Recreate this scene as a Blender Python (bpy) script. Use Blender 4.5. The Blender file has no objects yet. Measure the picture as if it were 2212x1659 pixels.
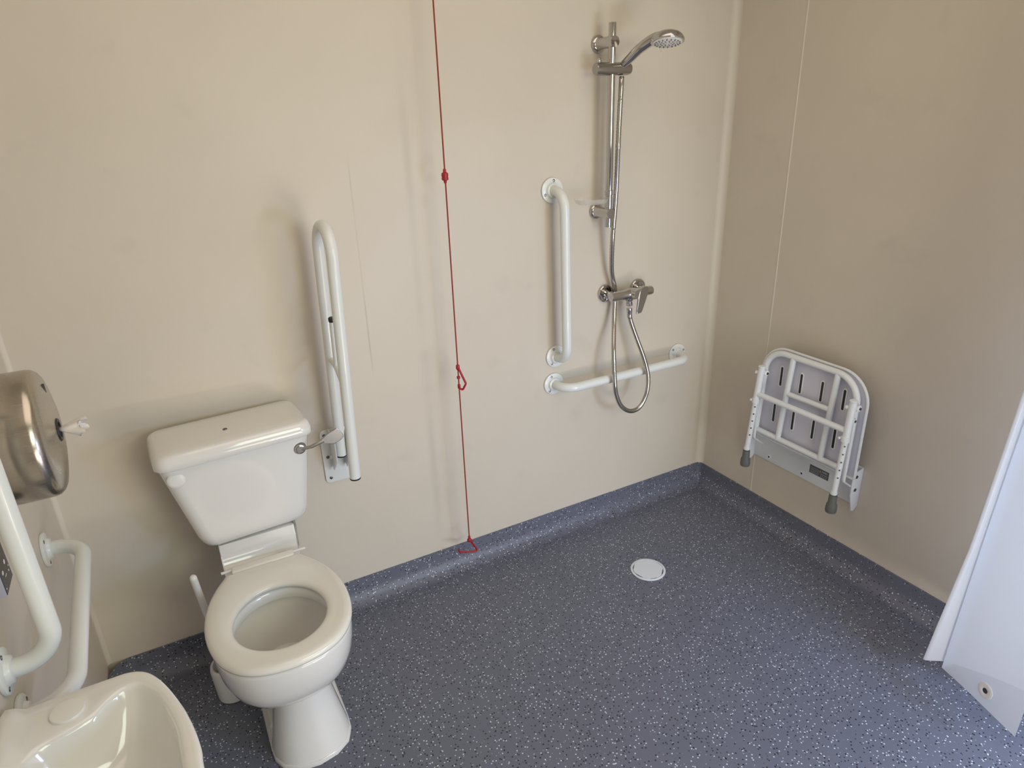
import bpy, bmesh, math, random
from mathutils import Vector, Matrix
random.seed(4)
PI = math.pi
C = bpy.context.scene.collection
YB, XR, XL, YF, ZC = 1.995, 2.036, -0.374, -0.55, 2.42   # back, right, left, front walls, ceiling

# ------------------------------------------------------------------ materials
def new_mat(name):
    m = bpy.data.materials.new(name); m.use_nodes = True
    nt = m.node_tree
    return m, nt, nt.nodes['Principled BSDF']

def N(nt, kind, **kw):
    n = nt.nodes.new(kind)
    for k, v in kw.items():
        if k in n.inputs: n.inputs[k].default_value = v
        else: setattr(n, k, v)
    return n

def plain(name, col, rough=.5, metal=0., coat=0., noise=0., nscale=6., bump=0.):
    m, nt, b = new_mat(name)
    b.inputs['Base Color'].default_value = (*col, 1)
    b.inputs['Roughness'].default_value = rough
    b.inputs['Metallic'].default_value = metal
    if coat:
        b.inputs['Coat Weight'].default_value = coat; b.inputs['Coat Roughness'].default_value = .04
    tc = N(nt, 'ShaderNodeTexCoord')
    if noise:
        t = N(nt, 'ShaderNodeTexNoise', Scale=nscale, Detail=5.)
        nt.links.new(tc.outputs['Object'], t.inputs['Vector'])
        r = N(nt, 'ShaderNodeMapRange')
        r.inputs['To Min'].default_value = 1 - noise; r.inputs['To Max'].default_value = 1 + noise
        nt.links.new(t.outputs['Fac'], r.inputs['Value'])
        mx = N(nt, 'ShaderNodeVectorMath', operation='SCALE')
        mx.inputs[0].default_value = col
        nt.links.new(r.outputs[0], mx.inputs['Scale'])
        nt.links.new(mx.outputs[0], b.inputs['Base Color'])
    if bump:
        t2 = N(nt, 'ShaderNodeTexNoise', Scale=240., Detail=2.)
        nt.links.new(tc.outputs['Object'], t2.inputs['Vector'])
        bp = N(nt, 'ShaderNodeBump', Strength=bump, Distance=.001)
        nt.links.new(t2.outputs['Fac'], bp.inputs['Height'])
        nt.links.new(bp.outputs[0], b.inputs['Normal'])
    return m

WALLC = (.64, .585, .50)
def wall_mat(name, col, marks=()):
    """smooth off-white wall cladding with faint grime; marks = (axis, pos, width, zmin, zmax, strength)"""
    m, nt, b = new_mat(name)
    L = nt.links.new
    tc = N(nt, 'ShaderNodeTexCoord')
    t = N(nt, 'ShaderNodeTexNoise', Scale=2.2, Detail=4., Roughness=.55)
    L(tc.outputs['Object'], t.inputs['Vector'])
    r = N(nt, 'ShaderNodeMapRange'); r.inputs['From Min'].default_value = .35; r.inputs['From Max'].default_value = .7
    r.inputs['To Min'].default_value = .955; r.inputs['To Max'].default_value = 1.015
    L(t.outputs['Fac'], r.inputs['Value'])
    val = r.outputs[0]
    # sparse smudges
    t3 = N(nt, 'ShaderNodeTexNoise', Scale=7., Detail=3.)
    L(tc.outputs['Object'], t3.inputs['Vector'])
    r3 = N(nt, 'ShaderNodeMapRange'); r3.inputs['From Min'].default_value = .62; r3.inputs['From Max'].default_value = .8
    r3.inputs['To Min'].default_value = 1.; r3.inputs['To Max'].default_value = .93
    L(t3.outputs['Fac'], r3.inputs['Value'])
    mm = N(nt, 'ShaderNodeMath', operation='MULTIPLY'); L(val, mm.inputs[0]); L(r3.outputs[0], mm.inputs[1]); val = mm.outputs[0]
    sx = N(nt, 'ShaderNodeSeparateXYZ'); L(tc.outputs['Object'], sx.inputs[0])
    wob = N(nt, 'ShaderNodeTexNoise', Scale=3., Detail=3.); L(tc.outputs['Object'], wob.inputs['Vector'])
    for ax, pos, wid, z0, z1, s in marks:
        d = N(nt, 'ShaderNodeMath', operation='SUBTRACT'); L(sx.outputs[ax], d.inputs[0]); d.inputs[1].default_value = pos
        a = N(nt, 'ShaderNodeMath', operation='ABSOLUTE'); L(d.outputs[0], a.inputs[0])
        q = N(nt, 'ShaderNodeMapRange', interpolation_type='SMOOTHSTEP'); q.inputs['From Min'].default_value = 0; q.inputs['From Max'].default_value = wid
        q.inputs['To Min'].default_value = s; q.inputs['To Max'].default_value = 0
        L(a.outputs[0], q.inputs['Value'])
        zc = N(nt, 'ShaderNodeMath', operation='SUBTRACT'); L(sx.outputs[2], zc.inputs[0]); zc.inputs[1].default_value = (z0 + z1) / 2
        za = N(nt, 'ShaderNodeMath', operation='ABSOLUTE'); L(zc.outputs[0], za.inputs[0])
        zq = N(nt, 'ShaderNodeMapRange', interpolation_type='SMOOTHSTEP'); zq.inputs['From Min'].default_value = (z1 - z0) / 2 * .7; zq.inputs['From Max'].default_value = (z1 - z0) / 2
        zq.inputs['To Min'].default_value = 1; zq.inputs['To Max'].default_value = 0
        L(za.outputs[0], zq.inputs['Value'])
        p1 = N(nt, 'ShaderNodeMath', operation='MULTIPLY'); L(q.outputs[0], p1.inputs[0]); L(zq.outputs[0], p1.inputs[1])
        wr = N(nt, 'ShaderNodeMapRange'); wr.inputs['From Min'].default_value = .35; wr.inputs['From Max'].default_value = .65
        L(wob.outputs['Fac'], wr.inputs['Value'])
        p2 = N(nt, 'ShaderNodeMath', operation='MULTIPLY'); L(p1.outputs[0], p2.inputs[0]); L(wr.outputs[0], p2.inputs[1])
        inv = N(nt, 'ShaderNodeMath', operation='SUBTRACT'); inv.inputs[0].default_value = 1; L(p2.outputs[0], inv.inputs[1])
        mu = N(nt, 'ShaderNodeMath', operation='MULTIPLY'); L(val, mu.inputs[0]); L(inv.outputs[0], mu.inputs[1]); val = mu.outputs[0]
    mx = N(nt, 'ShaderNodeVectorMath', operation='SCALE'); mx.inputs[0].default_value = col
    L(val, mx.inputs['Scale']); L(mx.outputs[0], b.inputs['Base Color'])
    b.inputs['Roughness'].default_value = .42
    b.inputs['Specular IOR Level'].default_value = .35
    return m

def floor_mat():
    m, nt, b = new_mat('speckled safety vinyl')
    L = nt.links.new
    tc = N(nt, 'ShaderNodeTexCoord')
    def specks(scale, r0, r1, share, shift):
        mp = N(nt, 'ShaderNodeMapping'); mp.inputs['Location'].default_value = shift
        L(tc.outputs['Object'], mp.inputs['Vector'])
        v = N(nt, 'ShaderNodeTexVoronoi', Scale=scale); L(mp.outputs[0], v.inputs['Vector'])
        d = N(nt, 'ShaderNodeMapRange', interpolation_type='SMOOTHSTEP')
        d.inputs['From Min'].default_value = r0; d.inputs['From Max'].default_value = r1
        d.inputs['To Min'].default_value = 1; d.inputs['To Max'].default_value = 0
        L(v.outputs['Distance'], d.inputs['Value'])
        s = N(nt, 'ShaderNodeSeparateColor'); L(v.outputs['Color'], s.inputs[0])
        c = N(nt, 'ShaderNodeMath', operation='LESS_THAN'); L(s.outputs[0], c.inputs[0]); c.inputs[1].default_value = share
        o = N(nt, 'ShaderNodeMath', operation='MULTIPLY'); L(d.outputs[0], o.inputs[0]); L(c.outputs[0], o.inputs[1])
        return o.outputs[0]
    base = N(nt, 'ShaderNodeTexNoise', Scale=3., Detail=3.); L(tc.outputs['Object'], base.inputs['Vector'])
    ramp = N(nt, 'ShaderNodeMix', data_type='RGBA')
    ramp.inputs['A'].default_value = (.120, .129, .170, 1); ramp.inputs['B'].default_value = (.138, .148, .192, 1)
    L(base.outputs['Fac'], ramp.inputs['Factor'])
    col = ramp.outputs['Result']
    for fac, c in ((specks(112, .15, .30, .46, (0, 0, .003)), (.62, .66, .74, 1)),
                   (specks(62, .07, .16, .55, (.37, .2, .004)), (.72, .74, .78, 1)),
                   (specks(105, .16, .33, .62, (.11, .57, .002)), (.012, .012, .02, 1))):
        x = N(nt, 'ShaderNodeMix', data_type='RGBA'); L(fac, x.inputs['Factor']); L(col, x.inputs['A'])
        x.inputs['B'].default_value = c; col = x.outputs['Result']
    L(col, b.inputs['Base Color'])
    b.inputs['Roughness'].default_value = .43
    b.inputs['Specular IOR Level'].default_value = .5
    t2 = N(nt, 'ShaderNodeTexNoise', Scale=160., Detail=2.); L(tc.outputs['Object'], t2.inputs['Vector'])
    bp = N(nt, 'ShaderNodeBump', Strength=.12, Distance=.001); L(t2.outputs['Fac'], bp.inputs['Height']); L(bp.outputs[0], b.inputs['Normal'])
    return m

def steel_mat():
    m, nt, b = new_mat('brushed stainless steel')
    L = nt.links.new
    tc = N(nt, 'ShaderNodeTexCoord')
    mp = N(nt, 'ShaderNodeMapping'); mp.inputs['Scale'].default_value = (3, 90, 90)
    L(tc.outputs['Object'], mp.inputs['Vector'])
    t = N(nt, 'ShaderNodeTexNoise', Scale=4., Detail=4.); L(mp.outputs[0], t.inputs['Vector'])
    r = N(nt, 'ShaderNodeMapRange'); r.inputs['To Min'].default_value = .16; r.inputs['To Max'].default_value = .34
    L(t.outputs['Fac'], r.inputs['Value']); L(r.outputs[0], b.inputs['Roughness'])
    n2 = N(nt, 'ShaderNodeTexNoise', Scale=9., Detail=4.); L(tc.outputs['Object'], n2.inputs['Vector'])
    mx = N(nt, 'ShaderNodeMix', data_type='RGBA'); mx.inputs['A'].default_value = (.40, .36, .31, 1); mx.inputs['B'].default_value = (.56, .52, .46, 1)
    L(n2.outputs['Fac'], mx.inputs['Factor']); L(mx.outputs['Result'], b.inputs['Base Color'])
    b.inputs['Metallic'].default_value = 1
    return m

def curtain_mat():
    m, nt, b = new_mat('translucent white curtain')
    L = nt.links.new
    out = nt.nodes['Material Output']
    b.inputs['Base Color'].default_value = (.80, .82, .86, 1); b.inputs['Roughness'].default_value = .38
    tr = N(nt, 'ShaderNodeBsdfTranslucent'); tr.inputs['Color'].default_value = (.80, .83, .88, 1)
    tp = N(nt, 'ShaderNodeBsdfTransparent')
    m1 = N(nt, 'ShaderNodeMixShader'); m1.inputs[0].default_value = .45
    L(b.outputs[0], m1.inputs[1]); L(tr.outputs[0], m1.inputs[2])
    m2 = N(nt, 'ShaderNodeMixShader'); m2.inputs[0].default_value = .12
    L(m1.outputs[0], m2.inputs[1]); L(tp.outputs[0], m2.inputs[2]); L(m2.outputs[0], out.inputs[0])
    tc = N(nt, 'ShaderNodeTexCoord'); t = N(nt, 'ShaderNodeTexNoise', Scale=14., Detail=2.); L(tc.outputs['Object'], t.inputs['Vector'])
    bp = N(nt, 'ShaderNodeBump', Strength=.12, Distance=.01); L(t.outputs['Fac'], bp.inputs['Height']); L(bp.outputs[0], b.inputs['Normal'])
    return m

def clear_mat():
    m, nt, b = new_mat('clear plastic')
    L = nt.links.new
    out = nt.nodes['Material Output']
    b.inputs['Base Color'].default_value = (.85, .84, .8, 1); b.inputs['Roughness'].default_value = .12
    tp = N(nt, 'ShaderNodeBsdfTransparent'); tp.inputs['Color'].default_value = (.975, .975, .97, 1)
    fr = N(nt, 'ShaderNodeFresnel'); fr.inputs['IOR'].default_value = 1.5
    ad = N(nt, 'ShaderNodeMath', operation='ADD'); sc0 = N(nt, 'ShaderNodeMath', operation='MULTIPLY'); L(fr.outputs[0], sc0.inputs[0]); sc0.inputs[1].default_value = .3
    L(sc0.outputs[0], ad.inputs[0]); ad.inputs[1].default_value = .02
    mx = N(nt, 'ShaderNodeMixShader'); L(ad.outputs[0], mx.inputs[0]); L(tp.outputs[0], mx.inputs[1]); L(b.outputs[0], mx.inputs[2])
    L(mx.outputs[0], out.inputs[0])
    return m

M = dict(
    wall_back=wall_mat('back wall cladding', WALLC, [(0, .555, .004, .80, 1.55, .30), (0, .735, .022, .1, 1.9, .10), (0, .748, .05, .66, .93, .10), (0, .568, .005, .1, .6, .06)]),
    wall=wall_mat('side wall cladding', WALLC),
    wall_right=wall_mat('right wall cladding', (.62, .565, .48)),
    trim=plain('corner strip', (.65, .60, .515), .5),
    ceiling=plain('ceiling white', (.72, .68, .60), .7, noise=.02),
    floor=floor_mat(),
    ceramic=plain('glazed ceramic', (.76, .755, .735), .12, coat=.6, noise=.012, nscale=3.),
    bowl_shaded=plain('glazed ceramic shaded inside', (.70, .69, .66), .15, coat=.4, noise=.03, nscale=5.),  # ceramic toned down so the bowl's inner shade sits in the colour
    seatp=plain('cream plastic', (.77, .755, .70), .18, coat=.25, noise=.01),
    white=plain('white powder coat', (.74, .77, .76), .26, coat=.15, noise=.012, nscale=12.),
    whitep=plain('white plastic', (.76, .76, .74), .3, noise=.015),
    lilac=plain('pale moulded plastic', (.60, .60, .70), .42, noise=.02),
    seatw=plain('white enamel', (.78, .81, .84), .3, coat=.1, noise=.012),
    chrome=plain('chrome', (.55, .54, .53), .07, 1., noise=.02),
    satin=plain('satin chrome', (.42, .41, .39), .22, 1., noise=.03),
    hose=plain('steel hose', (.48, .46, .43), .18, 1., noise=.05, nscale=60.),
    steel=steel_mat(),
    black=plain('black plastic and slot shade', (.015, .015, .017), .35, noise=.1),
    darkpanel=plain('dark glossy panel', (.035, .036, .038), .2, noise=.2, nscale=30.),
    screw=plain('screw steel', (.16, .15, .14), .3, 1., noise=.05),
    rubber=plain('grey rubber', (.115, .12, .115), .6, noise=.08, nscale=20.),
    red=plain('red plastic', (.35, .012, .02), .4, noise=.05),
    cord=plain('red cord', (.27, .03, .02), .6, noise=.08, nscale=200.),
    tissue=plain('tissue paper', (.82, .80, .77), .9, noise=.03, nscale=40., bump=.3),
    curtain=curtain_mat(), clear=clear_mat(),
    eyelet=plain('clouded plastic', (.83, .84, .86), .4, noise=.02),
    labelm=plain('dark label', (.10, .10, .12), .5, noise=.15, nscale=60.),
    labelt=plain('label print', (.36, .36, .38), .5, noise=.05),
    yellow=plain('warning yellow', (.38, .30, .06), .5, noise=.05),
    drain=plain('drain white', (.68, .72, .76), .4, noise=.01),
    seam=plain('seam sealant', (.74, .69, .62), .4, noise=.02),
    grime=plain('sealant grime', (.30, .29, .27), .6, noise=.3, nscale=120.),
)

# ------------------------------------------------------------------ mesh helpers
def V(*a): return Vector(a)

def obj(name, bm, mats, parent=None, smooth=True, sharp=38):
    if not isinstance(mats, (list, tuple)): mats = [mats]
    bmesh.ops.recalc_face_normals(bm, faces=bm.faces[:])
    if parent is not None:
        bmesh.ops.translate(bm, verts=bm.verts[:], vec=-Vector(base_of(parent)))
    for f in bm.faces: f.smooth = smooth
    if smooth:
        lim = math.radians(sharp)
        for e in bm.edges:
            if len(e.link_faces) == 2 and e.calc_face_angle(0) > lim: e.smooth = False
    me = bpy.data.meshes.new(name); bm.to_mesh(me); bm.free()
    for m in mats: me.materials.append(m)
    o = bpy.data.objects.new(name, me); C.objects.link(o)
    if parent is not None: o.parent = parent
    return o

def base_of(p):
    v = Vector((0, 0, 0))
    while p is not None:
        v += p.location; p = p.parent
    return v

def thing(name, label, cat, loc, group=None):
    o = bpy.data.objects.new(name, None); C.objects.link(o); o.empty_display_size = .05
    o.location = loc; o['label'] = label; o['category'] = cat
    if group: o['group'] = group
    return o

def single(name, label, cat, bm, mats, loc, group=None, **kw):
    bmesh.ops.translate(bm, verts=bm.verts[:], vec=-Vector(loc))
    o = obj(name, bm, mats, None, **kw); o.location = loc
    o['label'] = label; o['category'] = cat
    if group: o['group'] = group
    return o

def struct(name, bm, mat, **kw):
    o = obj(name, bm, mat, None, **kw); o['kind'] = 'structure'; return o

def loft(bm, rings, cap0=True, cap1=True, mi=0, closed=True):
    vs = [[bm.verts.new(p) for p in r] for r in rings]
    n = len(rings[0])
    for a, b in zip(vs, vs[1:]):
        for i in range(n if closed else n - 1):
            j = (i + 1) % n
            f = bm.faces.new((a[i], a[j], b[j], b[i])); f.material_index = mi
    if cap0: f = bm.faces.new(vs[0][::-1]); f.material_index = mi
    if cap1: f = bm.faces.new(vs[-1]); f.material_index = mi
    return vs

def frame_of(n):
    n = Vector(n).normalized()
    a = V(0, 0, 1) if abs(n.z) < .9 else V(1, 0, 0)
    u = n.cross(a).normalized(); return u, n.cross(u).normalized(), n

def circle(c, n, r, seg=24, u=None, w=None, ry=None):
    if u is None: u, w, _ = frame_of(n)
    ry = ry or r
    return [Vector(c) + u * (r * math.cos(2 * PI * i / seg)) + w * (ry * math.sin(2 * PI * i / seg)) for i in range(seg)]

def lathe(bm, c, n, prof, seg=28, mi=0, cap0=True, cap1=True):
    """prof: (radius, height along n)"""
    u, w, n = frame_of(n)
    loft(bm, [circle(Vector(c) + n * h, n, max(r, 1e-5), seg, u, w) for r, h in prof], cap0, cap1, mi)

def tube(bm, pts, r, seg=16, mi=0, closed=False, caps=True, flat=1.):
    pts = [Vector(p) for p in pts]
    n = len(pts); T = []
    for i in range(n):
        if closed: t = pts[(i + 1) % n] - pts[i - 1]
        else: t = pts[min(i + 1, n - 1)] - pts[max(i - 1, 0)]
        T.append(t.normalized())
    u, w, _ = frame_of(T[0])
    rings = []
    for i in range(n):
        if i:
            ax = T[i - 1].cross(T[i])
            if ax.length > 1e-7:
                R = Matrix.Rotation(T[i - 1].angle(T[i]), 3, ax.normalized()); u = R @ u
            u = (u - T[i] * u.dot(T[i])).normalized(); w = T[i].cross(u)
        rr = r(i / (n - 1)) if callable(r) else r
        rings.append([pts[i] + u * (rr * math.cos(2 * PI * k / seg)) + w * (rr * flat * math.sin(2 * PI * k / seg)) for k in range(seg)])
    if closed: rings.append(rings[0])
    if closed:
        vs = [[bm.verts.new(p) for p in q] for q in rings[:-1]]
        for i in range(n):
            a, b = vs[i], vs[(i + 1) % n]
            for k in range(seg):
                f = bm.faces.new((a[k], a[(k + 1) % seg], b[(k + 1) % seg], b[k])); f.material_index = mi
    else: loft(bm, rings, caps, caps, mi)

def fillet(pts, r, n=8, closed=False):
    pts = [Vector(p) for p in pts]; out = []; m = len(pts)
    for i in range(m):
        if not closed and i in (0, m - 1): out.append(pts[i]); continue
        p, a, b = pts[i], pts[i - 1], pts[(i + 1) % m]
        rr = r[i] if isinstance(r, (list, tuple)) else r
        if rr <= 0: out.append(p); continue
        da, db = (a - p).normalized(), (b - p).normalized()
        ang = da.angle(db)
        t = rr / math.tan(ang / 2)
        cen = p + (da + db).normalized() * (rr / math.sin(ang / 2))
        s, e = p + da * t - cen, p + db * t - cen
        tot = s.angle(e); ax = s.cross(e).normalized()
        for k in range(n + 1): out.append(cen + Matrix.Rotation(tot * k / n, 3, ax) @ s)
    return out

def catmull(pts, sub=6, closed=False):
    pts = [Vector(p) for p in pts]; n = len(pts); out = []
    for i in range(n if closed else n - 1):
        g = (lambda k: pts[k % n]) if closed else (lambda k: pts[max(0, min(n - 1, k))])
        p0, p1, p2, p3 = g(i - 1), g(i), g(i + 1), g(i + 2)
        for k in range(sub):
            t = k / sub
            out.append(.5 * (2 * p1 + (p2 - p0) * t + (2 * p0 - 5 * p1 + 4 * p2 - p3) * t * t + (3 * p1 - p0 - 3 * p2 + p3) * t ** 3))
    if not closed: out.append(pts[-1])
    return out

def box(bm, lo, hi, bev=0., seg=2, mi=0, rot=None, piv=None):
    vs = [bm.verts.new((x, y, z)) for x in (lo[0], hi[0]) for y in (lo[1], hi[1]) for z in (lo[2], hi[2])]
    idx = ((0, 1, 3, 2), (4, 6, 7, 5), (0, 4, 5, 1), (2, 3, 7, 6), (0, 2, 6, 4), (1, 5, 7, 3))
    fs = [bm.faces.new([vs[i] for i in q]) for q in idx]
    for f in fs: f.material_index = mi
    geo = list(vs)
    if bev:
        es = {e for f in fs for e in f.edges}
        r = bmesh.ops.bevel(bm, geom=list(es), offset=bev, segments=seg, profile=.5, affect='EDGES')
        geo = list({v for f in r['faces'] for v in f.verts} | {v for v in vs if v.is_valid})
        for f in r['faces']: f.material_index = mi
    if rot is not None:
        bmesh.ops.rotate(bm, verts=geo, cent=piv, matrix=rot)

def prism(bm, poly, n, depth, mi=0, bev=0.):
    """polygon (3-D points) pushed along n"""
    n = Vector(n).normalized()
    a = [bm.verts.new(p) for p in poly]; b = [bm.verts.new(Vector(p) + n * depth) for p in poly]
    fs = [bm.faces.new(a[::-1]), bm.faces.new(b)]
    for i in range(len(a)):
        j = (i + 1) % len(a); fs.append(bm.faces.new((a[i], a[j], b[j], b[i])))
    for f in fs: f.material_index = mi
    if bev:
        es = [e for e in fs[1].edges] + [e for e in fs[0].edges]
        r = bmesh.ops.bevel(bm, geom=es, offset=bev, segments=2, profile=.5, affect='EDGES')
        for f in r['faces']: f.material_index = mi

def rrect(w, h, r, n=6):
    """rounded rectangle centred at 0, counter-clockwise list of (a, b)"""
    out = []
    for cx, cy, a0 in ((w / 2 - r, h / 2 - r, 0), (-w / 2 + r, h / 2 - r, 90), (-w / 2 + r, -h / 2 + r, 180), (w / 2 - r, -h / 2 + r, 270)):
        for k in range(n + 1):
            a = math.radians(a0 + 90 * k / n); out.append((cx + r * math.cos(a), cy + r * math.sin(a)))
    return out

def radial(poly, c, nseg):
    """sample closed 2-D polygon by angle round c -> list of radii"""
    out = []
    m = len(poly)
    for i in range(nseg):
        a = 2 * PI * i / nseg; dx, dy = math.cos(a), math.sin(a); best = 0
        for k in range(m):
            x1, y1 = poly[k][0] - c[0], poly[k][1] - c[1]; x2, y2 = poly[(k + 1) % m][0] - c[0], poly[(k + 1) % m][1] - c[1]
            ex, ey = x2 - x1, y2 - y1; den = dx * ey - dy * ex
            if abs(den) < 1e-12: continue
            t = (x1 * ey - y1 * ex) / den; s = (x1 * dy - y1 * dx) / den
            if t > 0 and -1e-9 <= s <= 1 + 1e-9: best = max(best, t)
        out.append(best)
    return out

def polar(rad, c, z, off=0., sc=1., sh=(0, 0)):
    n = len(rad)
    return [V(c[0] + sh[0] + (r * sc + off) * math.cos(2 * PI * i / n), c[1] + sh[1] + (r * sc + off) * math.sin(2 * PI * i / n), z) for i, r in enumerate(rad)]

# ------------------------------------------------------------------ the room
def quad_wall(name, lo, hi, mat):
    bm = bmesh.new(); box(bm, lo, hi); return struct(name, bm, mat, smooth=False)
T = .1
quad_wall('wall_back', (XL - T, YB, -.05), (XR + T, YB + T, ZC), M['wall_back'])
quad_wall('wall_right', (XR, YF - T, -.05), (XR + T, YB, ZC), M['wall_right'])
quad_wall('wall_left', (XL - T, YF - T, -.05), (XL, YB, ZC), M['wall'])
DX0, DX1, DZ = .30, 1.76, 2.06
bm = bmesh.new()
box(bm, (XL, YF - T, -.05), (DX0, YF, ZC)); box(bm, (DX1, YF - T, -.05), (XR, YF, ZC)); box(bm, (DX0, YF - T, DZ), (DX1, YF, ZC))
struct('wall_front', bm, M['wall'], smooth=False)
quad_wall('ceiling', (XL - T, YF - T, ZC), (XR + T, YB + T, ZC + .08), M['ceiling'])

def room_ring(inset, z, rads):
    """room outline moved inwards, each corner with its own rounding"""
    x0, x1, y0, y1 = XL + inset, XR - inset, YF + inset, YB - inset
    out = []
    for (cx, cy, sx, sy, a0), R in zip(((x1, y1, -1, -1, 0), (x0, y1, 1, -1, 90), (x0, y0, 1, 1, 180), (x1, y0, -1, 1, 270)), rads):
        r = max(R - inset, .004)
        for k in range(9):
            a = math.radians(a0 + 90 * k / 8)
            out.append(V(cx + sx * r + r * math.cos(a), cy + sy * r + r * math.sin(a), z))
    return out
bm = bmesh.new()
RC = (.022, .075, .03, .03)
rings = [room_ring(.0005, .1, RC), room_ring(.004, .0985, RC)]
for k in range(9):
    a = PI / 2 * k / 8
    rings.append(room_ring(.004 + .05 * (1 - math.cos(a)), .055 * (1 - math.sin(a)), RC))
loft(bm, rings, cap0=False, cap1=True)
struct('floor', bm, M['floor'], sharp=60)
# concave strips in the two back corners
def corner_strip(name, cx, sx, r):
    bm = bmesh.new(); rings = []
    for z in (.1, ZC):
        q = [V(cx + sx * .0005, YB - .0005, z)]
        for k in range(11):
            a = PI / 2 * k / 10
            q.append(V(cx + sx * r * (1 - math.cos(a)), YB - r * (1 - math.sin(a)), z))
        rings.append(q)
    loft(bm, rings); struct(name, bm, M['trim'])
corner_strip('trim_1', XR, -1, .026)
corner_strip('trim_2', XL, 1, .012)
bm = bmesh.new(); box(bm, (XR - .0012, 1.687, .1), (XR + .001, 1.692, ZC), .0005, 1)
struct('trim_3', bm, M['seam'])

# ------------------------------------------------------------------ floor drain
DC = V(1.41, 1.598, 0)
t = thing('floor_drain', 'round white floor drain cover set in the blue speckled floor', 'drain', DC)
bm = bmesh.new(); lathe(bm, DC, (0, 0, 1), [(.0655, .0002), (.0655, .0022), (.063, .0035), (.058, .0035), (.0565, .0008)], 48, cap1=False); obj('rim', bm, M['drain'], t)
bm = bmesh.new(); lathe(bm, DC, (0, 0, 1), [(.057, .0003), (.057, .001)], 48); obj('gap', bm, M['black'], t)
bm = bmesh.new()
pl = []
for i in range(72):
    a = 2 * PI * i / 72; pl.append((.0545 + (.0016 if (i // 6) % 2 else -.0012)) * V(math.cos(a), math.sin(a), 0) + DC + V(0, 0, .0012))
prism(bm, pl, (0, 0, 1), .0026, bev=.0006); obj('cover_plate', bm, M['drain'], t)

# ------------------------------------------------------------------ toilet
CX = .101
t = thing('toilet', 'white close-coupled toilet with open seat, cistern against the back wall', 'toilet', (CX, 1.6, 0))
half = [(0, 1.312), (.06, 1.32), (.112, 1.345), (.150, 1.39), (.170, 1.445), (.178, 1.51), (.174, 1.575), (.158, 1.64), (.130, 1.70), (.104, 1.735)]
out2 = [(CX + x, y) for x, y in half] + [(CX + .088, 1.742), (CX - .088, 1.742)] + [(CX - x, y) for x, y in half[:0:-1]]
out2 = [(p.x, p.y) for p in catmull([V(x, y, 0) for x, y in out2], 5, True)]
SC = (CX, 1.53); NS = 96
RO = radial(out2, SC, NS)
hole = [(CX + .115 * math.cos(a), 1.498 + (.130 if math.sin(a) > 0 else .118) * math.sin(a)) for a in [2 * PI * k / 80 for k in range(80)]]
RH = radial(hole, SC, NS)
# pan: bowl outside, rim, bowl inside
bm = bmesh.new()
BC = (CX, 1.545)
RP = radial(out2, BC, NS)
prof = [(.232, .44), (.245, .56), (.262, .68), (.285, .79), (.315, .885), (.35, .945), (.39, .975), (.42, .982), (.428, .978), (.431, .965)]
rings = [polar(RP, BC, z, 0, s) for z, s in prof]
loft(bm, rings, cap0=True, cap1=False)
RHB = radial(hole, BC, NS)
last = rings[-1]
inn = [(.431, RHB, .012, 1), (.427, RHB, .006, 1), (.412, RHB, .004, 1), (.400, RHB, .006, 1), (.394, RHB, .014, 1.0), (.365, RHB, .010, .98), (.32, RHB, .0, .86), (.28, RHB, .0, .66), (.255, RHB, .0, .46), (.245, RHB, 0, .26)]
rings2 = [last] + [polar(rd, BC, z, o, s, (0, 0)) for z, rd, o, s in inn[:4]]
loft(bm, rings2, False, False)
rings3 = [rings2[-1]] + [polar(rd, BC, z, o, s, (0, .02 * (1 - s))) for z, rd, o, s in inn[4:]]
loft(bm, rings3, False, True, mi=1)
# pedestal: flared foot, narrow waist
def foot(z, hw_f, hw_r, yf, yb, nose):
    pts = [(0, yf), (hw_f * .45, yf + nose * .08), (hw_f * .8, yf + nose * .3), (hw_f * .97, yf + nose * .65), (hw_f, yf + nose), ((hw_f * .6 + hw_r * .4), yf + nose * 1.35), (hw_r, yf + nose * 1.75), (hw_r, yb - .05), (hw_r, yb)]
    q = [V(CX + .018 + x, y, z) for x, y in pts] + [V(CX + .018 - x, y, z) for x, y in pts[:0:-1]]
    return q
fr = [foot(0, .109, .109, 1.405, 1.80, .11), foot(.010, .109, .109, 1.405, 1.80, .11), foot(.014, .106, .106, 1.407, 1.80, .11)]
loft(bm, fr)
fr = [foot(.010, .107, .098, 1.408, 1.79, .11), foot(.03, .103, .086, 1.414, 1.79, .10), foot(.07, .095, .073, 1.425, 1.79, .095), foot(.12, .085, .064, 1.440, 1.79, .09), foot(.17, .077, .058, 1.452, 1.79, .085), foot(.22, .072, .056, 1.457, 1.78, .08), foot(.27, .076, .058, 1.45, 1.78, .08)]
loft(bm, fr)
# shelf behind the seat that carries the cistern
sp = [(1.70, .40), (1.735, .427), (1.765, .431), (1.785, .434), (1.797, .443), (1.804, .456), (1.808, .474), (1.811, .508), (1.95, .508), (1.95, .37), (1.72, .33)]
prism(bm, [V(CX - .103, y, z) for y, z in sp], (1, 0, 0), .212, bev=.004)
obj('pan', bm, [M['ceramic'], M['bowl_shaded']], t, sharp=50)
for yy, xx in ((1.650, .036), (1.577, .031)):
    bm = bmesh.new(); lathe(bm, (xx, yy, .022), (-.6, 0, .8), [(.010, 0), (.0095, .006), (.006, .010), (.0005, .011)], 20); obj('screw_cap', bm, M['whitep'], t)
bm = bmesh.new(); tube(bm, catmull([V(CX + .111, 1.815, .52), V(CX + .113, 1.83, .485), V(CX + .111, 1.82, .45), V(CX + .112, 1.83, .42)], 4), .004, 8); obj('sealant_bead', bm, M['grime'], t)
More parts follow.
